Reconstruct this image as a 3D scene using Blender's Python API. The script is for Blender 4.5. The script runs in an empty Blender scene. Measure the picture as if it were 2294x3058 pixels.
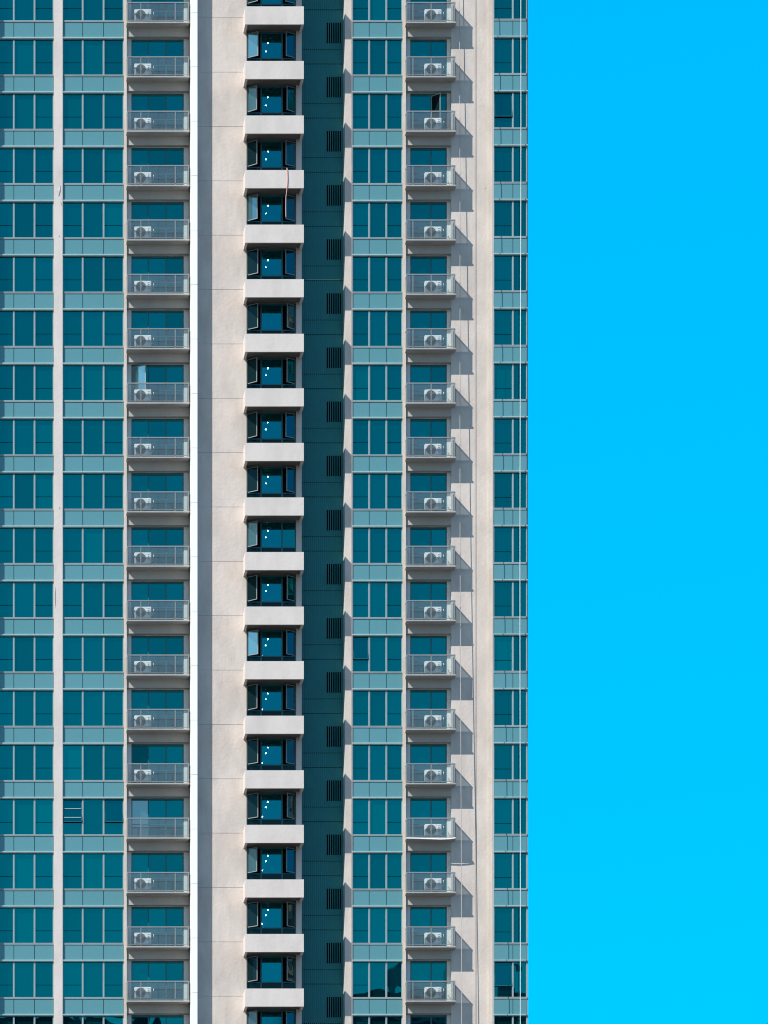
import bpy, bmesh, math, random
from mathutils import Vector
R = math.radians
random.seed(4)
scn = bpy.context.scene
col = scn.collection

# ------------------------------------------------------------------ camera
D = 380.0            # camera to the main facade plane, metres
S = 54.033           # photo pixels per metre on that plane (storey = 3.0 m)
CX, CY = -850.0, 6800.0
CAMZ = 1.7
cam_d = bpy.data.cameras.new("camera")
cam = bpy.data.objects.new("camera", cam_d); col.objects.link(cam)
cam.location = (CX / S, -D, CAMZ)
cam.rotation_euler = (R(90), 0, 0)
cam_d.sensor_fit = 'HORIZONTAL'; cam_d.sensor_width = 36
cam_d.lens = 36 * D / (2294 / S)
cam_d.shift_x = (1147 - CX) / 2294
cam_d.shift_y = (CY - 1529) / 2294
cam_d.clip_start = 1; cam_d.clip_end = 20000
scn.camera = cam

# ------------------------------------------------------------------ light
SUN = Vector((-1.377, -1.0, 1.53)).normalized()      # towards the sun
EL = math.asin(SUN.z)
w = bpy.data.worlds.new("World"); scn.world = w; w.use_nodes = True
nt = w.node_tree; nt.nodes.clear()
def N(t, tree=None):
    return (tree or nt).nodes.new(t)
out = N('ShaderNodeOutputWorld'); bg = N('ShaderNodeBackground'); sky = N('ShaderNodeTexSky')
sky.sky_type = 'NISHITA'; sky.sun_disc = False
sky.sun_elevation = EL; sky.sun_rotation = math.atan2(SUN.x, SUN.y)
sky.altitude = 0; sky.air_density = 1.0; sky.dust_density = 0.3; sky.ozone_density = 2.0
# deep clear-air blue away from the sun, paler towards it (a property of the sky by direction)
geo = N('ShaderNodeTexCoord'); dot = N('ShaderNodeVectorMath'); dot.operation = 'DOT_PRODUCT'
hs = Vector((SUN.x, SUN.y, 0)).normalized()
dot.inputs[1].default_value = hs
nt.links.new(geo.outputs['Generated'], dot.inputs[0])
mr = N('ShaderNodeMapRange'); mr.inputs['From Min'].default_value = -0.2; mr.inputs['From Max'].default_value = 0.25
nt.links.new(dot.outputs['Value'], mr.inputs['Value'])
mul = N('ShaderNodeMix'); mul.data_type = 'RGBA'; mul.blend_type = 'MULTIPLY'; mul.inputs[0].default_value = 1
mul.inputs['B'].default_value = (0.0, 1.26, 1.65, 1)
ev = N('ShaderNodeMix'); ev.data_type = 'RGBA'; ev.inputs[0].default_value = 0.6; ev.inputs['B'].default_value = (0.0, 4.1, 10.5, 1)
nt.links.new(sky.outputs[0], mul.inputs['A'])
mix = N('ShaderNodeMix'); mix.data_type = 'RGBA'
nt.links.new(mr.outputs[0], mix.inputs[0]); nt.links.new(mul.outputs['Result'], ev.inputs['A']); nt.links.new(ev.outputs['Result'], mix.inputs['A']); wm = N('ShaderNodeMix'); wm.data_type = 'RGBA'; wm.blend_type = 'MULTIPLY'; wm.inputs[0].default_value = 1; wm.inputs['B'].default_value = (0.80, 0.98, 1.0, 1); nt.links.new(sky.outputs[0], wm.inputs['A']); nt.links.new(wm.outputs['Result'], mix.inputs['B'])
nt.links.new(mix.outputs['Result'], bg.inputs[0]); bg.inputs[1].default_value = 0.086
nt.links.new(bg.outputs[0], out.inputs[0])
sd = bpy.data.lights.new("sun", 'SUN'); sd.energy = 4.45; sd.angle = R(0.5); sd.color = (1.0, 0.95, 0.88)
so = bpy.data.objects.new("sun", sd); col.objects.link(so)
so.rotation_euler = SUN.to_track_quat('Z', 'Y').to_euler()
so.location = (-60, -120, 220)
scn.view_settings.view_transform = 'Standard'; scn.view_settings.look = 'None'
scn.view_settings.exposure = 0.62; scn.view_settings.gamma = 1
scn.cycles.filter_width = 1.1

# ------------------------------------------------------------------ helpers
def X(px, y=0.0): return ((px - CX) * (D + y) / D + CX) / S
def Z(py, y=0.0): return (CY - py) * (D + y) / D / S + CAMZ
Z0 = Z(112.9)
FLOOR = 3.0
def zl(py, y=0.0): return Z(py, y) - Z0            # height relative to its storey

class MB:
    def __init__(s): s.bm = bmesh.new()
    def box(s, x0, x1, y0, y1, z0, z1, m=0):
        if x0 > x1: x0, x1 = x1, x0
        if y0 > y1: y0, y1 = y1, y0
        if z0 > z1: z0, z1 = z1, z0
        v = [s.bm.verts.new(p) for p in ((x0,y0,z0),(x1,y0,z0),(x1,y1,z0),(x0,y1,z0),(x0,y0,z1),(x1,y0,z1),(x1,y1,z1),(x0,y1,z1))]
        for q in ((0,3,2,1),(4,5,6,7),(0,1,5,4),(1,2,6,5),(2,3,7,6),(3,0,4,7)):
            s.bm.faces.new([v[i] for i in q]).material_index = m
        return v
    def obox(s, c, ux, uy, hx, hy, z0, z1, m=0):
        """box turned in plan: centre c (x,y), unit axis ux, half sizes"""
        vs = []
        for z in (z0, z1):
            for a, b in ((-1,-1),(1,-1),(1,1),(-1,1)):
                vs.append(s.bm.verts.new((c[0]+a*hx*ux+b*hy*(-uy), c[1]+a*hx*uy+b*hy*ux, z)))
        for q in ((0,3,2,1),(4,5,6,7),(0,1,5,4),(1,2,6,5),(2,3,7,6),(3,0,4,7)):
            s.bm.faces.new([vs[i] for i in q]).material_index = m
    def cyl(s, c, r, y0, y1, n=28, m=0, r2=None):
        r2 = r if r2 is None else r2
        a = [s.bm.verts.new((c[0]+r*math.cos(t), y0, c[1]+r*math.sin(t))) for t in [2*math.pi*i/n for i in range(n)]]
        b = [s.bm.verts.new((c[0]+r2*math.cos(t), y1, c[1]+r2*math.sin(t))) for t in [2*math.pi*i/n for i in range(n)]]
        for i in range(n):
            j = (i+1) % n
            s.bm.faces.new((a[i], a[j], b[j], b[i])).material_index = m
        s.bm.faces.new(a[::-1]).material_index = m; s.bm.faces.new(b).material_index = m
    def ring(s, c, r0, r1, y0, y1, n=28, m=0):
        P = []
        for (r, y) in ((r0,y0),(r1,y0),(r1,y1),(r0,y1)):
            P.append([s.bm.verts.new((c[0]+r*math.cos(2*math.pi*i/n), y, c[1]+r*math.sin(2*math.pi*i/n))) for i in range(n)])
        for k in range(4):
            A, B = P[k], P[(k+1) % 4]
            for i in range(n):
                j = (i+1) % n
                s.bm.faces.new((A[i], A[j], B[j], B[i])).material_index = m
    def tube(s, pts, r, n=6, m=0):
        rings = []
        for i, p in enumerate(pts):
            p = Vector(p)
            d = (Vector(pts[min(i+1, len(pts)-1)]) - Vector(pts[max(i-1, 0)])).normalized()
            a = d.orthogonal().normalized(); b = d.cross(a)
            if i and (rings_a.dot(a) < 0.999):
                a = (rings_a - d*rings_a.dot(d)).normalized(); b = d.cross(a)
            rings_a = a
            rings.append([s.bm.verts.new(p + a*r*math.cos(2*math.pi*k/n) + b*r*math.sin(2*math.pi*k/n)) for k in range(n)])
        for A, B in zip(rings, rings[1:]):
            for k in range(n):
                s.bm.faces.new((A[k], A[(k+1) % n], B[(k+1) % n], B[k])).material_index = m
        s.bm.faces.new(rings[0][::-1]).material_index = m; s.bm.faces.new(rings[-1]).material_index = m
    def mesh(s, name, mats, smooth=False):
        bmesh.ops.recalc_face_normals(s.bm, faces=s.bm.faces)
        me = bpy.data.meshes.new(name); s.bm.to_mesh(me); s.bm.free()
        for m in (mats if isinstance(mats, (list, tuple)) else [mats]): me.materials.append(m)
        if smooth:
            for p in me.polygons: p.use_smooth = True
        return me
def put(name, data, parent=None, loc=(0,0,0), rot=None):
    o = bpy.data.objects.new(name, data); col.objects.link(o)
    if parent: o.parent = parent
    o.location = loc
    if rot: o.rotation_euler = rot
    return o
def tag(o, label=None, cat=None, group=None, kind=None):
    if label: o['label'] = label
    if cat: o['category'] = cat
    if group: o['group'] = group
    if kind: o['kind'] = kind
    return o

# ------------------------------------------------------------------ materials
def mat(name): 
    m = bpy.data.materials.new(name); m.use_nodes = True
    t = m.node_tree; b = t.nodes['Principled BSDF']; return m, t, b
def L(t, a, b): t.links.new(a, b)
def concrete(name, c, c2, rough=0.85, stain=0.5, streak=True, bump=0.15):
    m, t, b = mat(name)
    g = N('ShaderNodeNewGeometry', t)
    mp = N('ShaderNodeMapping', t); mp.inputs['Scale'].default_value = (1.0, 1.0, 0.45)
    L(t, g.outputs['Position'], mp.inputs[0])
    n1 = N('ShaderNodeTexNoise', t); n1.inputs['Scale'].default_value = 0.9; n1.inputs['Detail'].default_value = 7; n1.inputs['Roughness'].default_value = 0.6
    L(t, mp.outputs[0], n1.inputs['Vector'])
    r1 = N('ShaderNodeMapRange', t); r1.inputs['From Min'].default_value = 0.4; r1.inputs['From Max'].default_value = 0.72; r1.inputs['To Max'].default_value = stain
    L(t, n1.outputs['Fac'], r1.inputs['Value'])
    mx = N('ShaderNodeMix', t); mx.data_type = 'RGBA'
    mx.inputs['A'].default_value = (*c, 1); mx.inputs['B'].default_value = (*c2, 1)
    L(t, r1.outputs[0], mx.inputs[0])
    last = mx.outputs['Result']
    if streak:
        mp2 = N('ShaderNodeMapping', t); mp2.inputs['Scale'].default_value = (5.0, 5.0, 0.35)
        L(t, g.outputs['Position'], mp2.inputs[0])
        n2 = N('ShaderNodeTexNoise', t); n2.inputs['Scale'].default_value = 1.3; n2.inputs['Detail'].default_value = 4
        L(t, mp2.outputs[0], n2.inputs['Vector'])
        r2 = N('ShaderNodeMapRange', t); r2.inputs['From Min'].default_value = 0.56; r2.inputs['From Max'].default_value = 0.75; r2.inputs['To Max'].default_value = 0.2
        L(t, n2.outputs['Fac'], r2.inputs['Value'])
        m2 = N('ShaderNodeMix', t); m2.data_type = 'RGBA'; m2.inputs['B'].default_value = (c2[0]*.75, c2[1]*.75, c2[2]*.74, 1)
        L(t, r2.outputs[0], m2.inputs[0]); L(t, last, m2.inputs['A']); last = m2.outputs['Result']
    L(t, last, b.inputs['Base Color'])
    b.inputs['Roughness'].default_value = rough; b.inputs['Specular IOR Level'].default_value = 0.25
    n3 = N('ShaderNodeTexNoise', t); n3.inputs['Scale'].default_value = 6; n3.inputs['Detail'].default_value = 8
    L(t, g.outputs['Position'], n3.inputs['Vector'])
    bp = N('ShaderNodeBump', t); bp.inputs['Strength'].default_value = bump; bp.inputs['Distance'].default_value = 0.05
    L(t, n3.outputs['Fac'], bp.inputs['Height']); L(t, bp.outputs[0], b.inputs['Normal'])
    return m
def plain(name, c, rough=0.5, metal=0.0, spec=0.5, var=0.06):
    m, t, b = mat(name)
    g = N('ShaderNodeNewGeometry', t)
    n = N('ShaderNodeTexNoise', t); n.inputs['Scale'].default_value = 2.5; n.inputs['Detail'].default_value = 5
    L(t, g.outputs['Position'], n.inputs['Vector'])
    hv = N('ShaderNodeHueSaturation', t); hv.inputs['Color'].default_value = (*c, 1)
    r = N('ShaderNodeMapRange', t); r.inputs['From Min'].default_value = 0.3; r.inputs['From Max'].default_value = 0.7
    r.inputs['To Min'].default_value = 1-var; r.inputs['To Max'].default_value = 1+var
    L(t, n.outputs['Fac'], r.inputs['Value']); L(t, r.outputs[0], hv.inputs['Value'])
    L(t, hv.outputs[0], b.inputs['Base Color'])
    b.inputs['Roughness'].default_value = rough; b.inputs['Metallic'].default_value = metal
    b.inputs['Specular IOR Level'].default_value = spec
    return m
def mirror_glass(name, refl, body, fac, rough=0.004, var=0.08, wave=0.004):
    """coated window glass: coloured mirror-like reflection over a dark tinted body"""
    m, t, b = mat(name); t.nodes.remove(b)
    o = t.nodes['Material Output']
    gl = N('ShaderNodeBsdfGlossy', t); gl.inputs['Roughness'].default_value = rough
    df = N('ShaderNodeBsdfDiffuse', t); df.inputs['Color'].default_value = (*body, 1)
    ob = N('ShaderNodeObjectInfo', t)
    r = N('ShaderNodeMapRange', t); r.inputs['To Min'].default_value = 1-var; r.inputs['To Max'].default_value = 1+var
    L(t, ob.outputs['Random'], r.inputs['Value'])
    hv = N('ShaderNodeHueSaturation', t); hv.inputs['Color'].default_value = (*refl, 1)
    L(t, r.outputs[0], hv.inputs['Value']); L(t, hv.outputs[0], gl.inputs['Color'])
    g = N('ShaderNodeNewGeometry', t)
    n = N('ShaderNodeTexNoise', t); n.inputs['Scale'].default_value = 0.55; n.inputs['Detail'].default_value = 1
    L(t, g.outputs['Position'], n.inputs['Vector'])
    bp = N('ShaderNodeBump', t); bp.inputs['Strength'].default_value = 1; bp.inputs['Distance'].default_value = wave
    L(t, n.outputs['Fac'], bp.inputs['Height']); L(t, bp.outputs[0], gl.inputs['Normal'])
    mx = N('ShaderNodeMixShader', t); mx.inputs[0].default_value = fac
    L(t, df.outputs[0], mx.inputs[1]); L(t, gl.outputs[0], mx.inputs[2]); L(t, mx.outputs[0], o.inputs[0])
    return m
def clear_glass(name, trans, refl, tf, dust=None):
    m, t, b = mat(name); t.nodes.remove(b)
    o = t.nodes['Material Output']
    tr = N('ShaderNodeBsdfTransparent', t); tr.inputs[0].default_value = (*trans, 1)
    gl = N('ShaderNodeBsdfGlossy', t); gl.inputs['Color'].default_value = (*refl, 1); gl.inputs['Roughness'].default_value = 0.03
    mx = N('ShaderNodeMixShader', t); mx.inputs[0].default_value = tf
    L(t, tr.outputs[0], mx.inputs[2]); L(t, gl.outputs[0], mx.inputs[1])
    last = mx.outputs[0]
    if dust:
        df = N('ShaderNodeBsdfDiffuse', t); df.inputs['Color'].default_value = (*dust[0], 1)
        m2 = N('ShaderNodeMixShader', t); m2.inputs[0].default_value = dust[1]
        L(t, last, m2.inputs[1]); L(t, df.outputs[0], m2.inputs[2]); last = m2.outputs[0]
    L(t, last, o.inputs[0])
    return m
M = {}
M['beige'] = concrete('beige_render', (0.57, 0.505, 0.458), (0.42, 0.372, 0.338), stain=0.8, bump=0.25)
M['pale'] = concrete('pale_render', (0.59, 0.535, 0.50), (0.47, 0.425, 0.395), stain=0.7, streak=False)
M['jamb'] = concrete('recess_paint', (0.72, 0.74, 0.73), (0.58, 0.60, 0.60), stain=0.5)
M['grey'] = concrete('grey_render', (0.40, 0.375, 0.35), (0.31, 0.29, 0.27))
M['white'] = concrete('white_paint', (0.80, 0.82, 0.81), (0.74, 0.77, 0.77), rough=0.6, stain=0.3, streak=False, bump=0.05)
M['glass'] = mirror_glass('vision_glass', (0.0, 0.228, 0.245), (0.0, 0.05, 0.055), 0.8, var=0.12)
M['glass_bright'] = mirror_glass('vision_glass_backed', (0.0, 0.245, 0.255), (0.0, 0.10, 0.11), 0.78, var=0.12)
M['glass_deep'] = mirror_glass('vision_glass_deep_blue', (0.0, 0.105, 0.115), (0.0, 0.03, 0.04), 0.8)  # deep tint stands in for bluer sky mirrored by the right casements
M['glass_sky_reflect'] = mirror_glass('pale_glass', (0.27, 0.46, 0.46), (0.08, 0.2, 0.23), 0.8, var=0.25)  # pale tint stands in for bright sky mirrored in open sashes
M['glass_dark'] = mirror_glass('dark_glass', (0.01, 0.04, 0.045), (0.01, 0.03, 0.035), 0.6)  # on the casements this dark tint stands in for a mirrored building
M['glass_reflect_grey'] = mirror_glass('grey_glass', (0.06, 0.10, 0.10), (0.03, 0.05, 0.05), 0.6, wave=0.2)  # grey tint stands in for scaffolding mirrored by the casements
M['spandrel'] = mirror_glass('spandrel_glass', (0.10, 0.18, 0.18), (0.125, 0.325, 0.37), 0.3, rough=0.1, var=0.15)
M['bayglass'] = clear_glass('bay_glass', (0.35, 0.5, 0.52), (0.0, 0.25, 0.31), 0.2)
M['railglass'] = clear_glass('railing_glass', (0.9, 0.9, 0.9), (0.5, 0.55, 0.58), 0.94, dust=((0.32, 0.36, 0.37), 0.11))
def oblique(m, a, c):
    # tinted glass passes less light the more obliquely it is crossed
    t = m.node_tree; tr = [n for n in t.nodes if n.type == 'BSDF_TRANSPARENT'][0]
    lw = N('ShaderNodeLayerWeight', t); lw.inputs['Blend'].default_value = 0.5
    r = N('ShaderNodeMapRange', t); r.inputs['From Min'].default_value = 0.05; r.inputs['From Max'].default_value = 0.55
    L(t, lw.outputs['Facing'], r.inputs['Value'])
    mx = N('ShaderNodeMix', t); mx.data_type = 'RGBA'; mx.inputs['A'].default_value = (*a, 1); mx.inputs['B'].default_value = (*c, 1)
    L(t, r.outputs[0], mx.inputs[0]); L(t, mx.outputs['Result'], tr.inputs[0])
oblique(M['railglass'], (0.86, 0.91, 0.92), (0.40, 0.43, 0.45))
M['alu'] = plain('light_aluminium', (0.25, 0.31, 0.32), 0.4, 0.0)
M['sill'] = plain('sill_aluminium', (0.28, 0.40, 0.41), 0.4)
M['teal'] = plain('teal_frame', (0.01, 0.10, 0.125), 0.4)
M['seam'] = plain('dark_seam', (0.0, 0.05, 0.065), 0.6)
M['vent'] = plain('dark_gasket', (0.0, 0.012, 0.02), 0.8, spec=0.05)
M['rail'] = plain('grey_rail_metal', (0.20, 0.225, 0.23), 0.45)
M['slab'] = concrete('slab_edge', (0.35, 0.335, 0.32), (0.25, 0.24, 0.23), streak=False)
M['clad'] = plain('teal_cladding', (0.0, 0.205, 0.225), 0.5)
M['sofshade'] = plain('painted_shade_soffit', (0.11, 0.105, 0.095), 0.8)  # shade of the bay hollow, put into the soffit and lintel colour
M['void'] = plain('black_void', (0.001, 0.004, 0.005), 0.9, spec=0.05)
M['ac_white'] = plain('enamel_white', (0.90, 0.92, 0.90), 0.35)
M['ac_grey'] = plain('grille_grey', (0.16, 0.17, 0.165), 0.5)
M['ac_mark'] = plain('label_grey', (0.09, 0.10, 0.11), 0.5)
M['copper'] = plain('pipe_lagging', (0.60, 0.60, 0.56), 0.6)
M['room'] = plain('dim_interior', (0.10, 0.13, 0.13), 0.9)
M['rope'] = plain('cream_rope', (0.42, 0.38, 0.34), 0.9)
M['rope2'] = plain('pale_rope', (0.55, 0.62, 0.62), 0.9)
M['pink'] = plain('pink_cord', (0.62, 0.36, 0.31), 0.9)
M['ground'] = concrete('city_ground', (0.13, 0.12, 0.11), (0.10, 0.09, 0.08))
m, t, b = mat('lamp_glow'); b.inputs['Emission Color'].default_value = (1, 0.97, 0.9, 1); b.inputs['Emission Strength'].default_value = 260; M['glow'] = m

# ------------------------------------------------------------------ planes (y, metres; negative = nearer)
YB, YW, YF, YL = -2.06, -0.62, -1.25, 1.0     # bay boxes, bay wall, white fin, louvred recess
BAL = -0.78; REC = 0.40
ROWS = range(-2, 19)
TOP, BOT = Z(-420), 0.0
ZT0 = lambda r: Z0 - FLOOR * r
ORD = ['first','second','third','fourth','fifth','sixth','seventh','eighth','ninth','tenth','eleventh','twelfth','thirteenth','fourteenth','fifteenth','sixteenth','seventeenth','eighteenth','nineteenth','twentieth']

# ground
g = MB(); g.box(-6000, 6000, -6000, 6000, -0.5, 0)
tag(put('ground', g.mesh('ground', M['ground'])), kind='structure')

tower = put('apartment_tower', None, None, (X(787), 0, 0))
tag(tower, 'tall beige apartment tower with teal glass bands, balconies and stacked bay boxes', 'apartment building')
TX = tower.location.x
def tpart(name, me, r=None, parent=None, x=0.0, y=0.0, rot=None):
    """part of the tower, placed in world coordinates; storey r gives the height"""
    return put(name, me, tower, (x - TX, y, ZT0(r) if r is not None else 0), rot)

# --- solid walls, full height
def wall(name, boxes, m):
    b = MB()
    for (a, c, y0, y1) in boxes: b.box(a, c, y0, y1, BOT, TOP)
    return tpart(name, b.mesh(name, m))
wall('pier', [(X(160.5), X(186.8), -0.09, 0.5)], M['pale'])
wall('pier', [(X(369.8), X(378.3), -0.09, 0.5)], M['beige'])
wall('pier', [(X(1202.3), X(1212), -0.09, 0.5)], M['beige'])
wall('edge_pier', [(X(1030.5), X(1049.5), 0.0, 1.3), (X(1050.3), X(1052.4), -0.03, 1.3)], M['beige'])
# tower core behind everything
wall('core', [(-16, X(566), 0.62, 24), (X(901), X(1574) - 0.2, 1.3, 24), (X(1052.3), X(1574)-0.2, 0.62, 1.3)], M['grey'])
wall('core_wall', [(X(566), X(735), -0.3, 24), (X(735), X(885), 6.3, 24), (X(885.2), X(901), -0.3, 24)], M['grey'])
# right wall: three panels parted by narrow vertical grooves, raised strip at the edge
wall('side_wall', [(X(1348), X(1419), 0, 0.62), (X(1419.9), X(1423.4), 0.012, 0.62), (X(1424.3), X(1458), 0, 0.62), (X(1458), X(1470.6), -0.08, 0.62)], M['beige'])
# white fin with a joint at each storey
b = MB()
for r in range(-4, 48):
    z1 = Z(37.3, YF) - FLOOR*r; z0 = z1 - FLOOR + 0.03
    if z1 < 0: break
    b.box(X(566), X(566) + (X(590.8, YF) - X(571.8, YF)), YF, 0.6, max(0, z0), z1)
b.box(X(566)+.02, X(566) + (X(590.8, YF) - X(571.8, YF)) - .02, YF+.02, 0.59, 0, TOP-1)
tpart('white_fin', b.mesh('white_fin', M['white']))
FX = X(566) + (X(590.8, YF) - X(571.8, YF))
# bay wall (plane YW), storey panels with joints
b = MB(); xa, xb = FX, X(736.5, YW)
for r in range(-4, 48):
    z1 = Z(53.5, YW) - FLOOR*r; z0 = z1 - FLOOR + 0.025
    if z1 < 0: break
    b.box(xa, xb, YW, YW+.3, max(0, z0), z1)
b.box(xa, xb-.02, YW+.02, YW+.62, 0, TOP-1)
tpart('bay_wall', b.mesh('bay_wall', M['beige']))
wall('bay_wall', [(X(884.6, YW), X(901.0, YW), YW, 1.3)], M['beige'])

wall('side_fin', [(X(-92), X(-62), -1.0, 0.5)], M['beige'])
# --- louvred recess
b = MB(); x0, x1 = X(901, YL), X(1030, YL)
b.box(x0-.3, x1, YL+.06, YL+.3, BOT, TOP, 0)
gx0, gx1 = X(974.5, YL), X(1020, YL)
n = 22; step = (x1-x0)/n
for r in range(-4, 21):
    zt = lambda py: Z(py, YL) - FLOOR*r
    for k in range(n+1):
        cx = x0 + k*step
        spans = [(146.2, 66.8+162.1-0.6)] if not (gx0-.02 < cx < gx1+.02) else []
        for (a, c) in ((146.9, 189.6), (190.7, 308.2)):
            if gx0-.02 < cx < gx1+.02 and a > 150:
                b.box(cx-.024, cx+.024, YL, YL+.06, zt(a), zt(228.6)); b.box(cx-.024, cx+.024, YL, YL+.06, zt(290.3), zt(c))
            else:
                b.box(cx-.024, cx+.024, YL, YL+.06, zt(a), zt(c))
    for s_ in (146.5, 190.1): b.box(x0, x1, YL+.035, YL+.06, zt(s_+1.0), zt(s_-1.0), 1)
tpart('ribbed_cladding', b.mesh('ribbed_cladding', [M['clad'], M['void']]))
b = MB()
zt = lambda py: zl(py, YL)
b.box(gx0, gx1, YL+.045, YL+.058, zt(127.8), zt(66.8), 1)
for k in range(8):
    cx = gx0 + (k)*(gx1-gx0)/7
    b.box(cx-.017, cx+.017, YL-.01, YL+.044, zt(128.6), zt(66.2), 0)
me = b.mesh('ventilation_grille', [M['clad'], M['void']])
for r in ROWS: tpart('ventilation_grille', me, r)

b = MB(); b.box(X(914, YL), X(1016, YL), YL-.012, YL-.002, Z(836.2, YL), Z(834.6, YL)); tpart('metal_flashing', b.mesh('flashing', M['sill']))
# --- ribbon window bands -------------------------------------------------
GY = 0.14      # glass set back
def band(xs, yo, rows, tag_, zs=(110.9, 116.5, 222.5, 227.8, 273.0), endL=True, endR=True, opens={}, sillx=(0,0), vents=(0, 2)):
    """xs: px edges of the panes (mullion centres); yo: offset of the band's plane"""
    X_ = [X(p, yo) for p in xs]; hw = 0.046
    zs_ = [zl(p, yo) for p in zs]
    zsill1, zsill0, ztr1, ztr0, zsp0 = zs_
    # frame: mullions over the window height, transom with a groove
    f = MB()
    for i, x in enumerate(X_):
        if i == 0:
            f.box(x, x+.05, yo+.03, yo+GY+.03, ztr1, zsill0)
        elif i == len(X_)-1:
            f.box(x-.05, x, yo+.03, yo+GY+.03, ztr1, zsill0)
        else:
            f.box(x-hw, x+hw, yo+.02, yo+GY+.03, ztr1, zsill0-.03)
            f.box(x-hw*.35, x+hw*.35, yo+.012, yo+.02, ztr1, zsill0-.03)
    f.box(X_[0], X_[-1], yo-.01, yo+GY+.03, ztr1-.045, ztr1)
    f.box(X_[0], X_[-1], yo+.02, yo+GY+.03, ztr1-.06, ztr1-.045)
    f.box(X_[0], X_[-1], yo-.01, yo+GY+.03, ztr0, ztr1-.06)
    fm = f.mesh(tag_+'_frame', M['alu'])
    # sill / head trim
    s = MB(); s.box(X_[0]+sillx[0], X_[-1]+sillx[1], yo-.07, yo+GY+.03, zsill0+.035, zsill1); s.box(X_[0]+sillx[0], X_[-1]+sillx[1], yo-.05, yo+GY+.03, zsill0, zsill0+.035)
    sm = s.mesh(tag_+'_trim', M['sill'])
    # spandrel: three glass panels with narrow dark seams
    p = MB()
    p.box(X_[0], X_[-1], yo+.06, yo+.12, zsp0, ztr0, 1)
    for a, c in zip(X_, X_[1:]): p.box(a+.017, c-.017, yo+.02, yo+.055, zsp0, ztr0-.012, 0)
    pm = p.mesh(tag_+'_spandrel', [M['spandrel'], M['seam']])
    npan = len(X_)-1; rnd = random.Random(tag_)
    panes = []
    for i in range(npan):
        a, c = X_[i], X_[i+1]; la = hw if i else .05; lc = hw if i < npan-1 else .05
        q = MB(); q.box(a+la, c-lc, yo+GY, yo+GY+.02, ztr1, zsill0)
        panes.append(q.mesh(tag_+'_pane', M['glass']))
    # vent bar of the opening lights (outer panes)
    zb = zl(184.9, yo); bars = []
    for i in range(npan):
        if i in vents:
            a, c = X_[i], X_[i+1]
            q = MB(); q.box(a+.055, c-.055, yo+GY-.006, yo+GY-.001, zb-.016, zb+.016); bars.append((i, q.mesh(tag_+'_vent_bar', M['vent'])))
    for r in rows:
        fo = tpart('ribbon_window', fm, r)
        put('sill', sm, fo)
        for i, q in enumerate(panes):
            op = opens.get((r, i))
            if op:
                a, c = X_[i]+.055, X_[i+1]-.055
                q2 = MB(); h = zsill0 - zb
                q2.box(a, c, -.02, .0, -h+.01, -.02, 0)
                q2.box(a, a+.03, -.035, .01, -h, 0, 1); q2.box(c-.03, c, -.035, .01, -h, 0, 1); q2.box(a, c, -.035, .01, -h, -h+.03, 1)
                put('open_sash', q2.mesh('open_sash', [M['glass'], M['teal']]), fo, (0, yo+GY, zsill0-.02), (R(-op), 0, 0))['label'] = 'tilted open window sash with a dark gap below'
                q3 = MB(); q3.box(a, c, yo+GY, yo+GY+.02, ztr1, zb); put('pane', q3.mesh('pane_lower', M['glass']), fo)
                q4 = MB(); q4.box(a, c, yo+GY+.1, yo+GY+.15, zb, zsill0); put('shade_sheet', q4.mesh('opening', M['void']), fo)  # black sheet painted as the unlit depth behind the sash
            else:
                if rnd.random() < .14:
                    q = q.copy(); q.materials[0] = M['glass_bright']
                put('pane', q, fo)
        for i, q in bars:
            if (r, i) not in opens: put('vent_bar', q, fo)
        if tag_ == 'second' and r == 14:
            q = MB(); q.box(X(191.5), X(242), yo+.0, yo+.03, zl(146.6), zl(144.6)); q.box(X(191.5), X(242), yo-.04, yo-.0, zl(173.2), zl(171.2))
            put('restrictor_bar', q.mesh('restrictor_bar', M['sill']), fo)
        tpart('spandrel_panel', pm, r)
    # solid backing so no light leaks
    bk = MB(); bk.box(X_[0], X_[-1], yo+GY+.16, 0.62, BOT, TOP); bk.mesh
    tpart('backing_wall', bk.mesh(tag_+'_backing', M['void']))
band([-82.2, -20.4, 41.4, 103.2, 160.5], 0.0, ROWS, 'first', opens={}, sillx=(0, .02), vents=(1, 3))
band([186.8, 247.2, 309.6, 369.8], 0.0, ROWS, 'second', opens={(14, 0): 7, (14, 2): 6}, sillx=(-.02, .04))
band([1052.5, 1103, 1154.2, 1202.3], 0.0, ROWS, 'third', opens={(11, 0): 6}, sillx=(-.02, .04))
YR = -0.5
band([1474.2, 1532.2, 1574.8], YR, ROWS, 'corner', zs=(107.3, 112.2, 218.0, 223.5, 268.9), opens={(1, 0): 6, (17, 0): 5}, sillx=(-.03, .03), vents=(0,))
wall('corner_jamb', [(X(1474.2, YR)-.035, X(1474.2, YR), YR+.0, 0.6)], M['alu'])
wall('corner_post', [(X(1574.8, YR), X(1574.8, YR)+.05, YR+.03, 8)], M['alu'])

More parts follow.
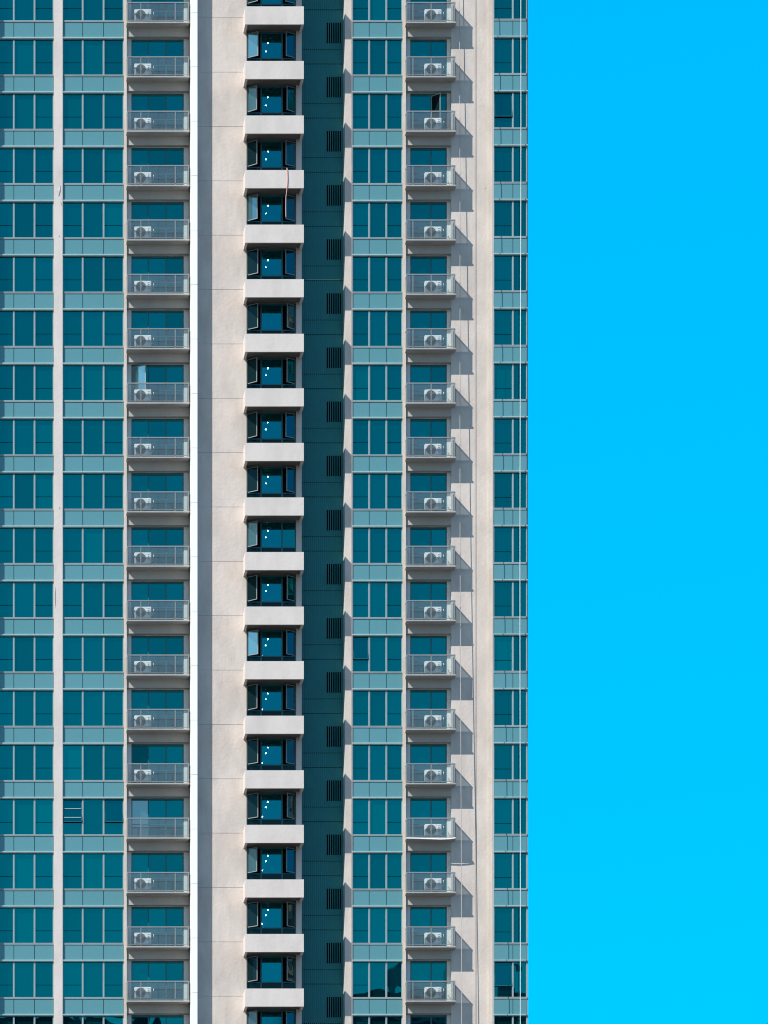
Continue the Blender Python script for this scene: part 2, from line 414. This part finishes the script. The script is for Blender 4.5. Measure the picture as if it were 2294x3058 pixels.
# --- balconies -----------------------------------------------------------
def balcony_column(xl, xr, sl, sr, posts, glassx, doors, dxs, ac, name, special):
    """xl,xr recess edges; sl,sr slab edges (px, at front); posts px; dxs door frame edges"""
    y0 = BAL
    zt = zl(226.4, y0); zb = zl(230.6, y0)
    s = MB()
    s.box(X(sl, y0), X(sr, y0), y0, 0, zb, zt)
    s.box(X(sl, y0)+.04, X(sr, y0)-.04, y0+.04, 0, zb-.03, zb)
    s.box(X(xl), X(xr), 0, REC, zb+.01, zt-.01)
    sm = s.mesh(name+'_slab', M['slab'])
    rt1, rt0 = zl(167.6, y0), zl(171.0, y0)
    q = MB(); xa, xb = X(sl, y0)+.02, X(sr, y0)-.02
    q.box(xa, xb, y0+.01, y0+.07, rt0, rt1)
    q.box(xa, xa+.05, y0+.07, 0, rt0+.003, rt1-.003); q.box(xb-.05, xb, y0+.07, 0, rt0+.003, rt1-.003)
    q.box(xa+.05, xb-.05, y0+.02, y0+.06, zt+.05, zt+.085)
    q.box(xb-.045, xb-.005, y0+.08, 0, zt+.05, zt+.085)
    qm = q.mesh(name+'_handrail', M['rail'])
    pms = []
    for p in posts:
        q = MB(); x = X(p, y0); q.box(x-.024, x+.024, y0+.02, y0+.068, zt, rt0-.002); pms.append(q.mesh(name+'_post', M['rail']))
    for yy in (-.06,):
        q = MB(); q.box(xb-.045, xb-.003, yy-.02, yy+.02, zt, rt0-.002); pms.append(q.mesh(name+'_post', M['rail']))
    gms = []
    gx = glassx
    for a, c in zip(gx, gx[1:]):
        q = MB(); q.box(X(a, y0)+.008, X(c, y0)-.008, y0+.036, y0+.046, zt+.09, rt0-.004); gms.append(q.mesh(name+'_glass', M['railglass']))
    for xx in (xa+.02, xb-.03):
        q = MB(); q.box(xx, xx+.01, y0+.1, -.02, zt+.09, rt0-.004); gms.append(q.mesh(name+'_side_glass', M['railglass']))
    # beam over the opening + recess walls
    bz0 = zl(108.8) ; bz1 = zl(230.6-162.3, y0) 
    b = MB(); b.box(X(xl), X(xr), 0, REC, bz0, bz1 + .02)
    bmh = b.mesh(name+'_beam', M['grey'])
    dl, dr = X(dxs[0], REC), X(dxs[-1], REC)
    j = MB()
    j.box(X(xl), dl, REC, .62, zl(226.4, y0), bz0+.3); j.box(dr, X(xr), REC, .62, zl(226.4, y0), bz0+.3)
    j.box(X(xl), X(xr), REC+.001, .62, bz0-.015, bz0+.5)
    jm = j.mesh(name+'_recess', M['jamb'])
    # door
    zd0, zd1 = zl(226.4, y0)+.02, bz0-.016
    f = MB(); yf = REC+.04
    f.box(dl, dr, yf, yf+.08, zd1-.12, zd1); f.box(dl, dl+.06, yf, yf+.08, zd0, zd1-.12); f.box(dr-.06, dr, yf, yf+.08, zd0, zd1-.12)
    f.box(dl+.06, dr-.06, yf, yf+.08, zd0, zd0+.1)
    for i, p in enumerate(dxs[1:-1]):
        x = X(p, REC); f.box(x-.035, x+.035, yf+.01, yf+.07, zd0+.1, zd1-.12)
    zm = (zd0+zd1)/2 - .25
    f.box(dl+.06, dr-.06, yf+.02, yf+.06, zm-.03, zm+.03)
    fm = f.mesh(name+'_door_frame', M['teal'])
    edges = [dl+.06] + [X(p, REC) for p in dxs[1:-1]] + [dr-.06]
    dpm = []
    for a, c in zip(edges, edges[1:]):
        q = MB(); q.box(a, c, yf+.045, yf+.06, zd0+.1, zd1-.12); dpm.append(q.mesh(name+'_door_pane', M['glass']))
    for r in ROWS:
        bo = tpart('balcony', sm, r)
        put('handrail', qm, bo)
        for p in pms: put('post', p, bo)
        for g_ in gms: put('glass_panel', g_, bo)
        tpart('beam', bmh, r); tpart('recess_wall', jm, r)
        do = tpart('balcony_door', fm, r)
        for i, q in enumerate(dpm):
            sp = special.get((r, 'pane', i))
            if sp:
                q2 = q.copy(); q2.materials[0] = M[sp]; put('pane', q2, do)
            else: put('pane', q, do)
        if name == 'right' and r == 14:
            q = MB(); zz = zb-.02
            q.tube([(X(sl,y0)-.02, y0-.03, zt-.06), (X(sl,y0)+.5, y0-.035, zb+.01), (X(sl,y0)+1.9, y0-.04, zb-.04), (X(sr,y0)-.35, y0-.035, zb-.02), (X(sr,y0)-.02, y0-.03, zt-.05)], .03, 6)
            tag(put('loose_edge_strip', q.mesh('loose_edge_strip', M['ac_white']), bo), 'white strip hanging loose along the slab edge')
        if (r, 'open') in special:
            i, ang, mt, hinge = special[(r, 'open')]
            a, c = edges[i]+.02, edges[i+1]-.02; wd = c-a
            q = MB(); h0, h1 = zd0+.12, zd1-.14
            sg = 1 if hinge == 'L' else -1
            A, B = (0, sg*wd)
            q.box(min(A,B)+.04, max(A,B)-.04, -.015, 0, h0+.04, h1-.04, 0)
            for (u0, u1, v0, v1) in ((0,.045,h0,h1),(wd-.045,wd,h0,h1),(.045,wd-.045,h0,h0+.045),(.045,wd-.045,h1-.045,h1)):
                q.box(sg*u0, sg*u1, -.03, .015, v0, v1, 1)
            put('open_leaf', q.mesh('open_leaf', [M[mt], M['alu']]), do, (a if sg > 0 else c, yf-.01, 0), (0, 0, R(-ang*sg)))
    return zt

def make_ac():
    """outdoor unit; origin at the middle of its base"""
    W, Dp, H = 0.93, 0.32, 0.62; f = 0.20
    b = MB(); b.box(-W/2, W/2, -Dp/2, Dp/2, f, f+H)
    bmesh.ops.bevel(b.bm, geom=b.bm.edges[:], offset=0.018, segments=2, affect='EDGES')
    b.box(W/2-.275, W/2-.27, -Dp/2-.003, -Dp/2+.01, f+.02, f+H-.02)
    casing = b.mesh('ac_casing', M['ac_white'])
    c = (-W/2+.345, f+H/2); yf = -Dp/2
    b = MB(); b.cyl(c, .262, yf-.004, yf+.01, 32, 1)
    for rr in (.262, .225, .19, .155, .12): b.ring(c, rr-.006, rr+.006, yf-.02, yf-.008, 32, 0)
    grille = b.mesh('ac_grille', [M['ac_grey'], M['ac_grey']])
    b = MB()
    for k in range(10):
        a = 2*math.pi*k/10; d = Vector((math.cos(a), 0, math.sin(a)))
        o_ = Vector((c[0], yf-.012, c[1])); b.tube([o_+d*.05, o_+d*.265], .005, 4)
    spokes = b.mesh('ac_spokes', M['ac_grey'])
    b = MB(); b.cyl(c, .07, yf-.03, yf-.006, 20); hub = b.mesh('ac_hub', M['ac_white'])
    b = MB(); px = W/2-.15
    b.box(px-.085, px+.085, yf-.008, yf+.002, f+.10, f+H-.05, 0)
    for (zz, ww, hh) in ((H-.10, .055, .018), (H-.20, .035, .035), (H-.31, .03, .03), (H-.42, .05, .012)):
        b.box(px-ww, px+ww, yf-.011, yf-.0085, f+zz-hh, f+zz+hh*.4, 1)
    plate = b.mesh('ac_plate', [M['ac_white'], M['ac_mark']])
    b = MB()
    b.box(-.04, .04, -Dp/2-.03, Dp/2+.03, 0, f+.003); foot = b.mesh('ac_foot', M['rail'])
    b = MB(); b.tube([(W/2, .06, f+.2), (W/2+.09, .07, f+.22), (W/2+.15, .12, f+.5), (W/2+.15, .4, f+.62)], .022, 8); pipe = b.mesh('ac_pipe', M['copper'])
    return casing, grille, spokes, hub, plate, foot, pipe
AC = make_ac()
def place_ac(x, y, z, label, group):
    o = put('air_conditioner', None, None, (x, y, z)); tag(o, label, 'air conditioner', group)
    put('casing', AC[0], o); g_ = put('fan_grille', AC[1], o); put('spokes', AC[2], g_); put('hub', AC[3], g_)
    put('panel', AC[4], o)
    for s in (-1, 1): put('foot', AC[5], o, (s*.3, 0, 0))
    put('pipe', AC[6], o)

spec1 = {(6, 'open'): (0, 35, 'glass_sky_reflect', 'L'), (13, 'pane', 0): 'glass_deep', (14, 'pane', 0): 'glass_sky_reflect'}
spec2 = {(1, 'open'): (1, 55, 'glass_dark', 'L')}
zt1 = balcony_column(378.3, 566, 378.9, 566.2, [421.0, 523.5, 563.8, 381.3], [379.5, 421, 473, 523.5, 565.5], None, [392.4, 443.6, 496.4, 549], None, 'left', spec1)
zt2 = balcony_column(1212, 1348, 1213.4, 1361.5, [1215.5, 1233.7, 1288, 1357.6], [1214.5, 1288, 1361], None, [1225.4, 1288.3, 1334.7], None, 'right', spec2)
ac_y = BAL + .58
for r in range(-1, 18):
    z = ZT0(r) + zt1 + 0.0
    n_ = ORD[r+1]
    if r != 14:
        place_ac(X(427, ac_y-.16), ac_y, z, 'white air conditioner on the %s balcony from the top of the left balcony column' % n_, 'air conditioners on the balconies')
    place_ac(X(1294, ac_y-.16), ac_y, z, 'white air conditioner on the %s balcony from the top of the right balcony column' % n_, 'air conditioners on the balconies')

# --- bay boxes, bay windows, rooms --------------------------------------
zt = zl
bx0, bx1 = X(732.6, YB), X(907.6, YB)
b = MB()
z1, z0 = zt(181.6-162.9, YB), zt(72.4, YB)      # box above window of the storey
th = .14
b.box(bx0, bx1, YB, YB+.12, z0, z1)
b.box(bx0, bx0+th, YB+.12, YW, z0, z1)
b.box(bx1-th, bx1, YB+.12, YW, z0, z1)
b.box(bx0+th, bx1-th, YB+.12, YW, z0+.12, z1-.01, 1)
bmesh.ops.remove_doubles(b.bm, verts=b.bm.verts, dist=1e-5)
boxm = b.mesh('bay_parapet', [M['pale'], M['sofshade']])
hl, hr = X(736.5, YW), X(884.6, YW)
hz1 = zt(94, YW); hz0 = zt(196, YW)
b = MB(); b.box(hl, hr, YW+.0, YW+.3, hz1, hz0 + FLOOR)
lintm = b.mesh('bay_lintel', M['sofshade'])
yg = YW+.10
wx = [hl, X(780, yg), X(842.6, yg), hr]
f = MB()
f.box(hl, hr, yg, yg+.07, hz1-.08, hz1); f.box(hl, hr, yg, yg+.07, hz0, hz0+.06)
f.box(hl, hl+.06, yg, yg+.07, hz0+.06, hz1-.08); f.box(hr-.06, hr, yg, yg+.07, hz0+.06, hz1-.08)
for x in wx[1:3]: f.box(x-.04, x+.04, yg-.01, yg+.07, hz0+.06, hz1-.08)
zlow = zt(174.5, yg)
f.box(hl+.06, hr-.06, yg+.005, yg+.06, zlow-.03, zlow+.03)
bfm = f.mesh('bay_frame', M['teal'])
def pane(a, c, z0_, z1_, m, y=yg+.03):
    q = MB(); q.box(a, c, y, y+.012, z0_, z1_); return q.mesh('bay_pane', m)
pc = pane(wx[1]+.04, wx[2]-.04, zlow+.03, hz1-.08, M['bayglass'])
plow = [pane(a+(.06 if i == 0 else .04), c-(.06 if i == 2 else .04), hz0+.06, zlow-.03, M['glass_dark']) for i, (a, c) in enumerate(zip(wx, wx[1:]))]
pside = [pane(wx[0]+.06, wx[1]-.04, zlow+.03, hz1-.08, M['void'], yg+.055), pane(wx[2]+.04, wx[3]-.06, zlow+.03, hz1-.08, M['void'], yg+.055)]  # black sheets stand in for the unlit room behind open casements
pclosed = pane(wx[2]+.04, wx[3]-.06, zlow+.03, hz1-.08, M['glass'])
def sash(wd, side, m):
    q = MB(); sg = 1 if side == 'L' else -1; h0, h1 = zlow+.02, hz1-.09
    a, c = sorted((sg*.04, sg*(wd-.04)))
    q.box(a, c, -.014, 0, h0+.035, h1-.035, 0)
    for (u0, u1, v0, v1) in ((0,.04,h0,h1),(wd-.04,wd,h0,h1),(.04,wd-.04,h0,h0+.035),(.04,wd-.04,h1-.035,h1)):
        q.box(*sorted((sg*u0, sg*u1)), -.025, .015, v0, v1, 1)
    # stay arm
    return q.mesh('casement', [M[m], M['rail']])
wl = wx[1]-wx[0]-.1; wr = wx[3]-wx[2]-.1
lm = {0:'glass_sky_reflect',1:'glass_sky_reflect',3:'glass_sky_reflect',9:'glass_sky_reflect',11:'glass_sky_reflect',15:'glass_sky_reflect',18:'glass_sky_reflect'}  # left casements toned as if mirroring sky; the rest as if mirroring a building
rm = {2:'glass_reflect_grey',3:'glass_reflect_grey',5:'glass_reflect_grey',12:'glass_reflect_grey',13:'glass_reflect_grey',14:'glass_reflect_grey',16:'glass_reflect_grey',17:'glass_reflect_grey'}
cache = {}
# room behind the window
rz1 = hz1+.25
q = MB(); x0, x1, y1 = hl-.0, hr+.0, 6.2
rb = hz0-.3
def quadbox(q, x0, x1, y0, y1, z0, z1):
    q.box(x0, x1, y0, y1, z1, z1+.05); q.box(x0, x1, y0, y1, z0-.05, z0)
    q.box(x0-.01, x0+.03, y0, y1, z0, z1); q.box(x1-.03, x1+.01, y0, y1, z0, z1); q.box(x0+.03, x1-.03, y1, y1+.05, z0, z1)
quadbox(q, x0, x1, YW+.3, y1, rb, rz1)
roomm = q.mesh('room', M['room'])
lx = X(800.2, .6); lz = zt(128.9, .6)
q = MB(); bmesh.ops.create_uvsphere(q.bm, u_segments=10, v_segments=8, radius=.042); bulb = q.mesh('bulb', M['glow'], True)
q = MB(); q.box(-.008, .008, -.008, .008, .05, rz1-lz); rod = q.mesh('rod', M['rail'])
for r in ROWS:
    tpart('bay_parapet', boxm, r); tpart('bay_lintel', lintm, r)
    wo = tpart('bay_window', bfm, r)
    put('pane', pc, wo)
    for p in plow: put('lower_pane', p, wo)
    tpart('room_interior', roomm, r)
    ang = 42 + random.uniform(-5, 6)
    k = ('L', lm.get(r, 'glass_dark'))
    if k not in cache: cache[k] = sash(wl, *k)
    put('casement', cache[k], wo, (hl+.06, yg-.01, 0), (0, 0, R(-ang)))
    put('shade_sheet', pside[0], wo)
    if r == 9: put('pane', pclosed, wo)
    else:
        put('shade_sheet', pside[1], wo)
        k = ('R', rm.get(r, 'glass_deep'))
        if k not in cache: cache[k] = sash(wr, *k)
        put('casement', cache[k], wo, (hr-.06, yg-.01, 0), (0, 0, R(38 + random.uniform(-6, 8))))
    if 0 <= r <= 16 and r != 5:
        for j, dy in enumerate((0, 1.4, 3.9, 5.3)):
            if j > 1 and r < 8: continue
            l_ = put('ceiling_lamp', rod, None, (lx, .6+dy, ZT0(r)+lz))
            put('bulb', bulb, l_)
            where = ['nearest the glass', 'second from the glass', 'third from the glass', 'deepest'][j]
            tag(l_, 'small glowing lamp inside the %s bay window from the top, %s' % (ORD[r], where), 'ceiling lamp', 'lamps glowing inside the bay windows')

# --- ropes ----------------------------------------------------------------
def rope(name, pts, rad, m, label, cat, group=None):
    q = MB(); q.tube(pts, rad, 6); o = put(name, q.mesh(name, M[m]), None); tag(o, label, cat, group)
    return o
def hang(px0, px1, y0, y1, n=24):
    P = []
    for i in range(n+1):
        t_ = i/n; py = -200 + t_*3500; y = y0 + (y1-y0)*t_
        px = px0 + (px1-px0)*t_ + 1.0*math.sin(t_*9)
        P.append((X(px, y), y, Z(py, y)))
    return P
rope('access_rope', hang(1371.5, 1379, -.14, -.80), .018, 'rope', 'cream rope hanging in front of the beige wall beside the right balconies', 'rope', 'access ropes hanging down the facade')
rope('access_rope', hang(1473.5, 1474.5, -.72, -1.2), .018, 'rope', 'cream rope hanging at the seam between beige wall and corner glass band', 'rope', 'access ropes hanging down the facade')
rope('access_rope', hang(1555.6, 1553.2, -.75, -.85), .022, 'rope2', 'pale rope hanging in front of the corner glass beside the blue sky', 'rope', 'access ropes hanging down the facade')
y = YB-.03
rope('hanging_cord', [(X(857, -1.6), -1.6, Z(502, -1.6)), (X(857, -2.0), -2.0, Z(503, -2.0)), (X(858, y), y, Z(507, y)), (X(859, y), y, Z(535, y)), (X(857.5, y), y, Z(560, y)), (X(854, y), y, Z(590, y)), (X(853.5, y), y, Z(625, y)), (X(854, y), y, Z(648, y))], .022, 'pink',
     'pinkish cord dangling from a bay window over the pale box below it', 'cord')

# --- weather scars on the piers
def scar(name, pts, y, m):
    q = MB(); 
    vs = [q.bm.verts.new((X(px, y)-TX, y, Z(py, y))) for px, py in pts]; vb = [q.bm.verts.new((v.co.x, y+.012, v.co.z)) for v in vs]
    q.bm.faces.new(vs); n = len(vs)
    for i in range(n): q.bm.faces.new((vs[i], vs[(i+1) % n], vb[(i+1) % n], vb[i]))
    put(name, q.mesh(name, M[m]), tower)
scar('paint_scar', [(179, 553), (181, 557), (181.5, 571), (178, 584), (174.5, 587), (176, 578), (179, 568), (177.5, 560)], -.095, 'ac_grey')
scar('paint_scar', [(176.5, 559), (178.5, 556), (178, 566), (174.5, 571)], -.097, 'white')
scar('paint_scar', [(180, 601), (183, 605), (186, 617), (184, 614)], -.095, 'ac_grey')
scar('paint_scar', [(175.5, 703), (179.5, 705), (179, 708), (176.5, 706)], -.095, 'ac_grey')
scar('paint_scar', [(166, 1752), (167, 1800), (165, 1815), (164.5, 1770)], -.095, 'ac_grey')
scar('paint_scar', [(176, 1515), (180, 1517), (179.5, 1520), (177, 1519)], -.095, 'ac_grey')
scar('paint_scar', [(1449, 560), (1451.5, 560.5), (1451, 564), (1449.5, 563)], -.006, 'ac_grey')
# --- high-rises across the street, mirrored in the lowest panes ------------
def block(x0, x1, y, h, label, seed):
    rr = random.Random(seed)
    q = MB(); n = int(h/3.2)
    q.box(x0, x1, y-22, y, 0, h, 0)
    for k in range(n):
        q.box(x0-.15, x1+.15, y-22.15, y+.15, k*3.2, k*3.2+.9, 1)
    x = x0 + 1
    while x < x1-3:
        w_ = rr.uniform(.8, 2.6); hh = rr.uniform(1.2, 5.5)
        q.box(x, x+w_, y-6, y-1, h, h+hh, 1)
        if rr.random() < .4: q.tube([(x+w_/2, y-3, h+hh), (x+w_/2, y-3, h+hh+3)], .15, 6, 1)
        x += w_ + rr.uniform(2.5, 8)
    o = put('high_rise', q.mesh('high_rise', [M['glass_dark'], M['ac_grey']]), None)
    tag(o, label, 'high-rise')
block(20, 44, -560, 174.0, 'dark slab high-rise with cluttered roof, mirrored in the lowest left panes', 1)
block(60, 80, -520, 169.8, 'narrow dark high-rise, mirrored in the lowest panes of the middle glass band', 2)
block(88, 116, -600, 185.4, 'tall dark high-rise, mirrored in the lowest panes of the corner glass band', 3)
